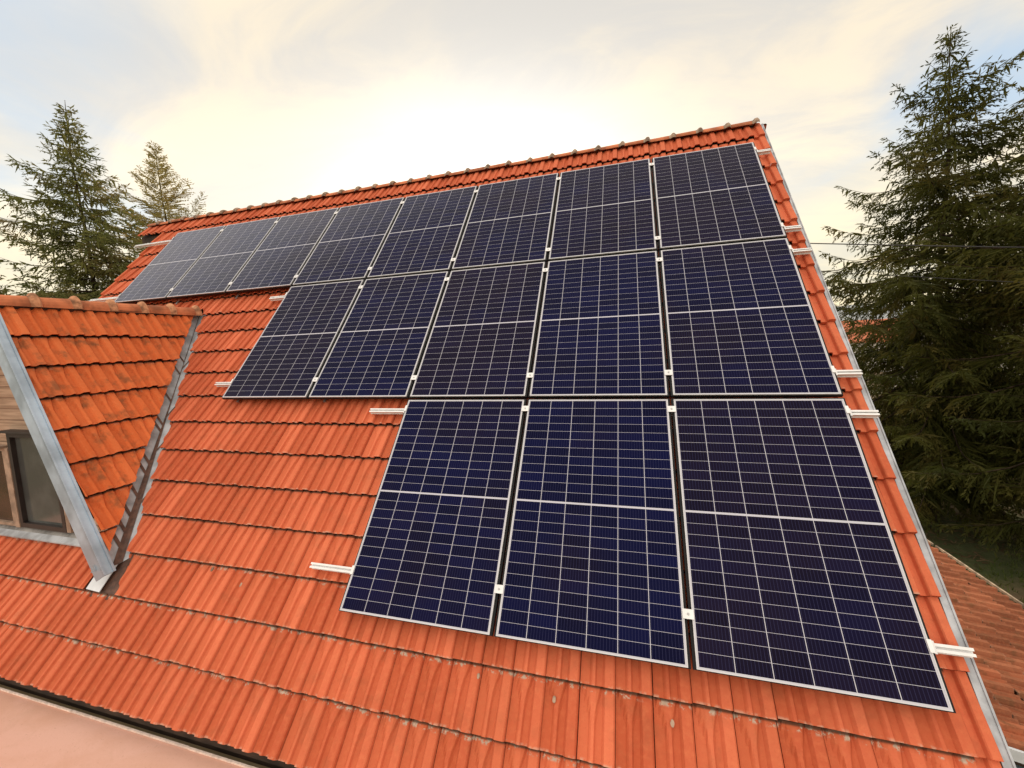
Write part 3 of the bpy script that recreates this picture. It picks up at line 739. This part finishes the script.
# ================================================================ TREES
def conifer(name, label, base, height, radius, mat, crown_from=0.1, whorl=0.34, nb=6, twig=1.0, dens=1.0, droop=1.0, power=0.85, lean=(0, 0), seed=1, group=None, longs=()):
    rg = random.Random(seed)
    root = tag(empty(name, base), label, 'tree', group)
    tr = MB(); segs = 14
    ax = lambda h: Vector((lean[0]*h/height + 0.05*math.sin(h*0.9+seed), lean[1]*h/height+0.05*math.cos(h*0.7), h))
    tr.tube([ax(height*k/segs) for k in range(segs+1)], [0.011*height*(1-k/segs)**1.15+0.006 for k in range(segs+1)], 9)
    cr = MB()
    def blade(p, dirv, ln, wd, r_):
        dirv = dirv.normalized(); sidev = dirv.cross(Vector((rg.gauss(0, 1), rg.gauss(0, 1), rg.gauss(0, 1)))).normalized()
        m_ = p+dirv*ln*0.45; cr.face([p, m_+sidev*wd, p+dirv*ln, m_-sidev*wd], r=r_)
    def branch(h, az, L_, el):
        o = ax(h); hd = Vector((math.cos(az), math.sin(az), 0)); n_ = 7
        pts = [o]; tint = min(1, max(0, rg.gauss(0.5, 0.25)))
        e = el
        for k in range(n_):
            tt = (k+1)/n_
            e_ = el - droop*0.35*math.sin(math.pi*min(1, tt*1.2)) + 0.55*max(0, tt-0.6)
            pts.append(pts[-1] + (hd*math.cos(e_)+Vector((0, 0, math.sin(e_))))*(L_/n_))
        tr.tube(pts, [max(0.004, 0.0085*L_*(1-k/(n_+0.5))) for k in range(n_+1)], 4, cap=False)
        side = hd.cross(Vector((0, 0, 1)))
        step = 0.115/dens; s_ = 0.12*L_
        while s_ < L_*1.0:
            tt = s_/L_; f_ = tt*n_; k = min(n_-1, int(f_)); p = pts[k].lerp(pts[k+1], f_-k); dv = (pts[k+1]-pts[k]).normalized()
            tl = (0.16+0.34*L_*(1-tt)**0.8*min(1, tt*3+0.3))*twig*rg.uniform(0.6, 1.2); tl = min(tl, 1.1)
            for sg in (-1, 1):
                if rg.random() < 0.10: continue
                td = (dv*0.75 + side*sg*rg.uniform(0.6, 1.1) + Vector((0, 0, rg.uniform(-0.75, 0.05)*droop))).normalized()
                nn = max(2, int(tl/0.085)); pp = p.copy(); r0 = min(1, max(0, tint+rg.gauss(0, 0.18)))
                stp = tl/nn
                blade(p, td, tl*1.05, 0.016+0.012*rg.random(), r0)
                for q in range(nn):
                    pp = pp + td*stp; td = (td+Vector((0, 0, -0.10*droop))).normalized()
                    for e2 in (-1, 1):
                        dd = td + td.cross(Vector((0, 0, 1)))*e2*rg.uniform(0.5, 1.1) + Vector((rg.gauss(0, 0.2), rg.gauss(0, 0.2), rg.uniform(-0.55, 0.15)*droop))
                        blade(pp, dd, rg.uniform(0.07, 0.17)*(0.6+0.4*twig), rg.uniform(0.012, 0.024), r0)
                if rg.random() < 0.45*droop:     # hanging sprays
                    blade(p, Vector((rg.gauss(0, 0.25), rg.gauss(0, 0.25), -1)), rg.uniform(0.15, 0.42), 0.03, r0)
            s_ += step*rg.uniform(0.7, 1.3)
        blade(pts[-1], pts[-1]-pts[-2], 0.16, 0.018, tint)
    h = height*crown_from
    while h < height*0.985:
        t_ = (h-height*crown_from)/(height*(1-crown_from))
        xx = (power*(height-h)/radius)**1.18*1.05; Rm = radius*xx/(1+xx**4)**0.25*(0.7+0.3*min(1, t_*6+0.3))+0.12
        n_ = nb if t_ < 0.8 else max(4, nb-1)
        a0_ = rg.uniform(0, 6.28)
        for k in range(n_):
            L_ = max(0.14, Rm*rg.uniform(0.50, 1.18))
            if rg.random() < 0.10: L_ *= 1.22
            branch(h+rg.uniform(-0.1, 0.1), a0_+k*2*math.pi/n_+rg.uniform(-0.3, 0.3), L_, R(-14+62*t_**1.3+rg.uniform(-9, 9)))
        h += whorl*rg.uniform(0.75, 1.25)
    for (hh, az, L_, el) in longs: branch(hh, az, L_, el)
    blade(ax(height*0.97), Vector((0, 0, 1)), 0.5, 0.02, 0.5)
    tk = tr.build('trunk', MAT['trunk'], root, smooth=True)
    cr.build('crown', mat, root)
    return root
def az_pos(az, dist): return (CAM.x+math.sin(R(az))*dist, CAM.y+math.cos(R(az))*dist, GZ)

conifer('spruce_tree', 'tall dark spruce behind the roof verge at the right', (7.79, 9.79, GZ), 14.8, 4.0, MAT['leaf_dark'], 0.12, 0.36, 7, 0.95, 1.0, 1.15, 0.56, (-0.18, 0.12), 11, longs=((11.6, -0.55, 3.3, 0.5), (13.0, -0.5, 1.7, 0.6), (10.6, 2.7, 2.6, 0.35)))
conifer('spruce_tree', 'dense dark spruce at the right frame edge, standing behind the annex', az_pos(42.0, 16.0), 14.0, 4.1, MAT['leaf_dark'], 0.20, 0.36, 7, 1.05, 1.0, 1.0, 0.6, (0, 0), 23)
conifer('spruce_tree', 'dark spruce standing farther back between the two right spruces', az_pos(33.5, 25.0), 12.0, 4.2, MAT['leaf_dark'], 0.16, 0.45, 7, 1.1, 0.8, 1.0, 0.6, (0, 0), 77)
conifer('spruce_tree', 'tall green spruce rising behind the dormer ridge at the left', az_pos(-61.2, 20), 14.9, 3.7, MAT['leaf_mid'], 0.15, 0.30, 7, 0.95, 0.9, 1.0, 0.44, (-0.1, 0.1), 5, longs=((11.4, 3.6, 3.0, 0.5), (10.6, 3.9, 3.2, 0.45), (9.6, 0.6, 2.6, 0.4)))
conifer('spruce_tree', 'sparse golden conifer whose tip shows above the left end of the ridge', az_pos(-53.2, 24), 15.7, 4.6, MAT['leaf_gold'], 0.3, 0.34, 7, 1.0, 1.0, 0.2, 0.50, (-0.7, -0.5), 31, longs=((11.6, 3.5, 4.2, 0.75), (10.8, 3.9, 4.0, 0.6), (11.9, 0.4, 2.4, 0.8)))
conifer('spruce_tree', 'green spruce cut off by the left frame edge', az_pos(-71.5, 21), 11.8, 3.4, MAT['leaf_mid'], 0.12, 0.42, 6, 0.95, 0.85, 0.9, 0.6, (0, 0), 42)
conifer('spruce_tree', 'bushy lower spruce between the tall left spruce and the rake', az_pos(-57.0, 27), 12.6, 3.8, MAT['leaf_mid'], 0.1, 0.45, 7, 1.0, 0.8, 0.9, 0.6, (0, 0), 57)

def bush(name, label, base, rx, rz, mat, n, seed):
    rg = random.Random(seed); root = tag(empty(name, base), label, 'shrub')
    tr = MB(); cr = MB()
    for k in range(12):
        a = rg.uniform(0, 6.28); pts = [Vector((0, 0, 0))]
        for q in range(4): pts.append(pts[-1]+Vector((math.cos(a)*rx*0.2, math.sin(a)*rx*0.2, rz*0.22)))
        tr.tube(pts, [0.03, 0.025, 0.018, 0.012, 0.006], 4)
    cl = [(rg.gauss(0, rx*0.45), rg.gauss(0, rx*0.45), rg.uniform(0.15, 1)*rz) for _ in range(26)]
    for k in range(n):
        c = rg.choice(cl); p = Vector(c)+Vector((rg.gauss(0, 0.2), rg.gauss(0, 0.2), rg.gauss(0, 0.16)))
        if p.z < 0.02: continue
        a = Vector((rg.gauss(0, 1), rg.gauss(0, 1), rg.gauss(0, 1))).normalized(); b_ = a.orthogonal().normalized()
        s_ = rg.uniform(0.04, 0.09); cr.face([p-a*s_, p+b_*s_*0.5, p+a*s_, p-b_*s_*0.5], r=rg.random())
    tr.build('stem', MAT['trunk'], root); cr.build('foliage', mat, root)
bush('shrub', 'low shrub on bare soil at the foot of the big right spruce', az_pos(27.5, 19.5), 0.9, 1.5, MAT['leaf_bush'], 5000, 3)

# grass and litter on the yard beside the annex
rg = random.Random(99); mb = MB(); mb2 = MB()
for k in range(26000):
    x = rg.uniform(4.2, 17); y = rg.uniform(-2, 17)
    nz = mnoise.noise(Vector((x*0.30, y*0.30, 3.0))); dist = math.hypot(x-7.8, y-9.8)
    grassy = nz + 0.10*(dist-3.2) > 0.05
    z = gh(x, y)
    if grassy:
        h_ = rg.uniform(0.05, 0.16); a = rg.uniform(0, 6.28); w_ = rg.uniform(0.008, 0.02); lx, ly = rg.gauss(0, 0.05), rg.gauss(0, 0.05)
        mb.face([(x-math.cos(a)*w_, y-math.sin(a)*w_, z-0.01), (x+math.cos(a)*w_, y+math.sin(a)*w_, z-0.01), (x+lx, y+ly, z+h_)], r=rg.random())
    elif rg.random() < 0.35:
        a = rg.uniform(0, 6.28); L_ = rg.uniform(0.03, 0.16); w_ = rg.uniform(0.006, 0.02); c_, s_ = math.cos(a), math.sin(a)
        mb2.face([(x-c_*L_-s_*w_, y-s_*L_+c_*w_, z+0.012), (x-c_*L_+s_*w_, y-s_*L_-c_*w_, z+0.012), (x+c_*L_+s_*w_, y+s_*L_-c_*w_, z+rg.uniform(0.012, 0.05)), (x+c_*L_-s_*w_, y+s_*L_+c_*w_, z+0.02)], r=rg.random())
tag(mb.build('grass', MAT['leaf_grass']), 'short grass growing in patches on the yard beyond the low annex', 'grass', kind='stuff')
tag(mb2.build('fallen_twigs', MAT['litter']), 'brown twigs and needle litter on the soil under the right spruces', 'litter', kind='stuff')

# ================================================================ far houses and cables
def far_house(label, az, dist, zb_, w_, d_, hw_, rh, rot, rmat):
    p = az_pos(az, dist); root = tag(empty('far_house', (p[0], p[1], zb_), (0, 0, rot)), label, 'house')
    mb = MB(); mb.prism([(-w_, -d_, 0), (w_, -d_, 0), (w_, -d_, hw_), (0, -d_, hw_+rh), (-w_, -d_, hw_)], (0, 2*d_, 0)); mb.build('wall', MAT['far_wall'], root)
    mb = MB()
    k = rh/w_
    for sg in (-1, 1):
        mb.prism([(sg*(w_+0.4), -d_-0.4, hw_-0.4*k+0.05), (0, -d_-0.4, hw_+rh+0.05), (0, d_+0.4, hw_+rh+0.05), (sg*(w_+0.4), d_+0.4, hw_-0.4*k+0.05)], (0, 0, 0.15))
    mb.build('roof', rmat, root)
    for i in (-0.5, 0.5):
        mb = MB(); mb.box((i*w_, -d_-0.02, hw_*0.6), (0.5, 0.03, 0.6)); mb.build('window', MAT['dark_frame'], root)
    return root
far_house('small distant house with a red tiled roof beyond the verge', 24.0, 85, GZ, 4.5, 5, 4.6, 3.0, R(68), MAT['far_roof'])
far_house('distant pale house with a dark roof seen through the right spruces', 35.5, 46, GZ, 4.5, 5, 4.6, 3.6, R(12), MAT['far_roof_dark'])
for (dz_, lab, rr) in ((0.0, 'upper overhead cable crossing in front of the right spruce', 0.014), (-0.72, 'lower and thinner of the two overhead cables beside the right verge', 0.007)):
    mb = MB(); A = Vector((0.4, 8.7, 0.80+dz_)); B = Vector((11.2, 3.3, -1.78+dz_))
    mb.tube([A.lerp(B, k/24)-Vector((0, 0, 0.05*4*(k/24)*(1-k/24))) for k in range(25)], rr, 5)
    tag(mb.build('overhead_cable', MAT['cable']), lab, 'cable')
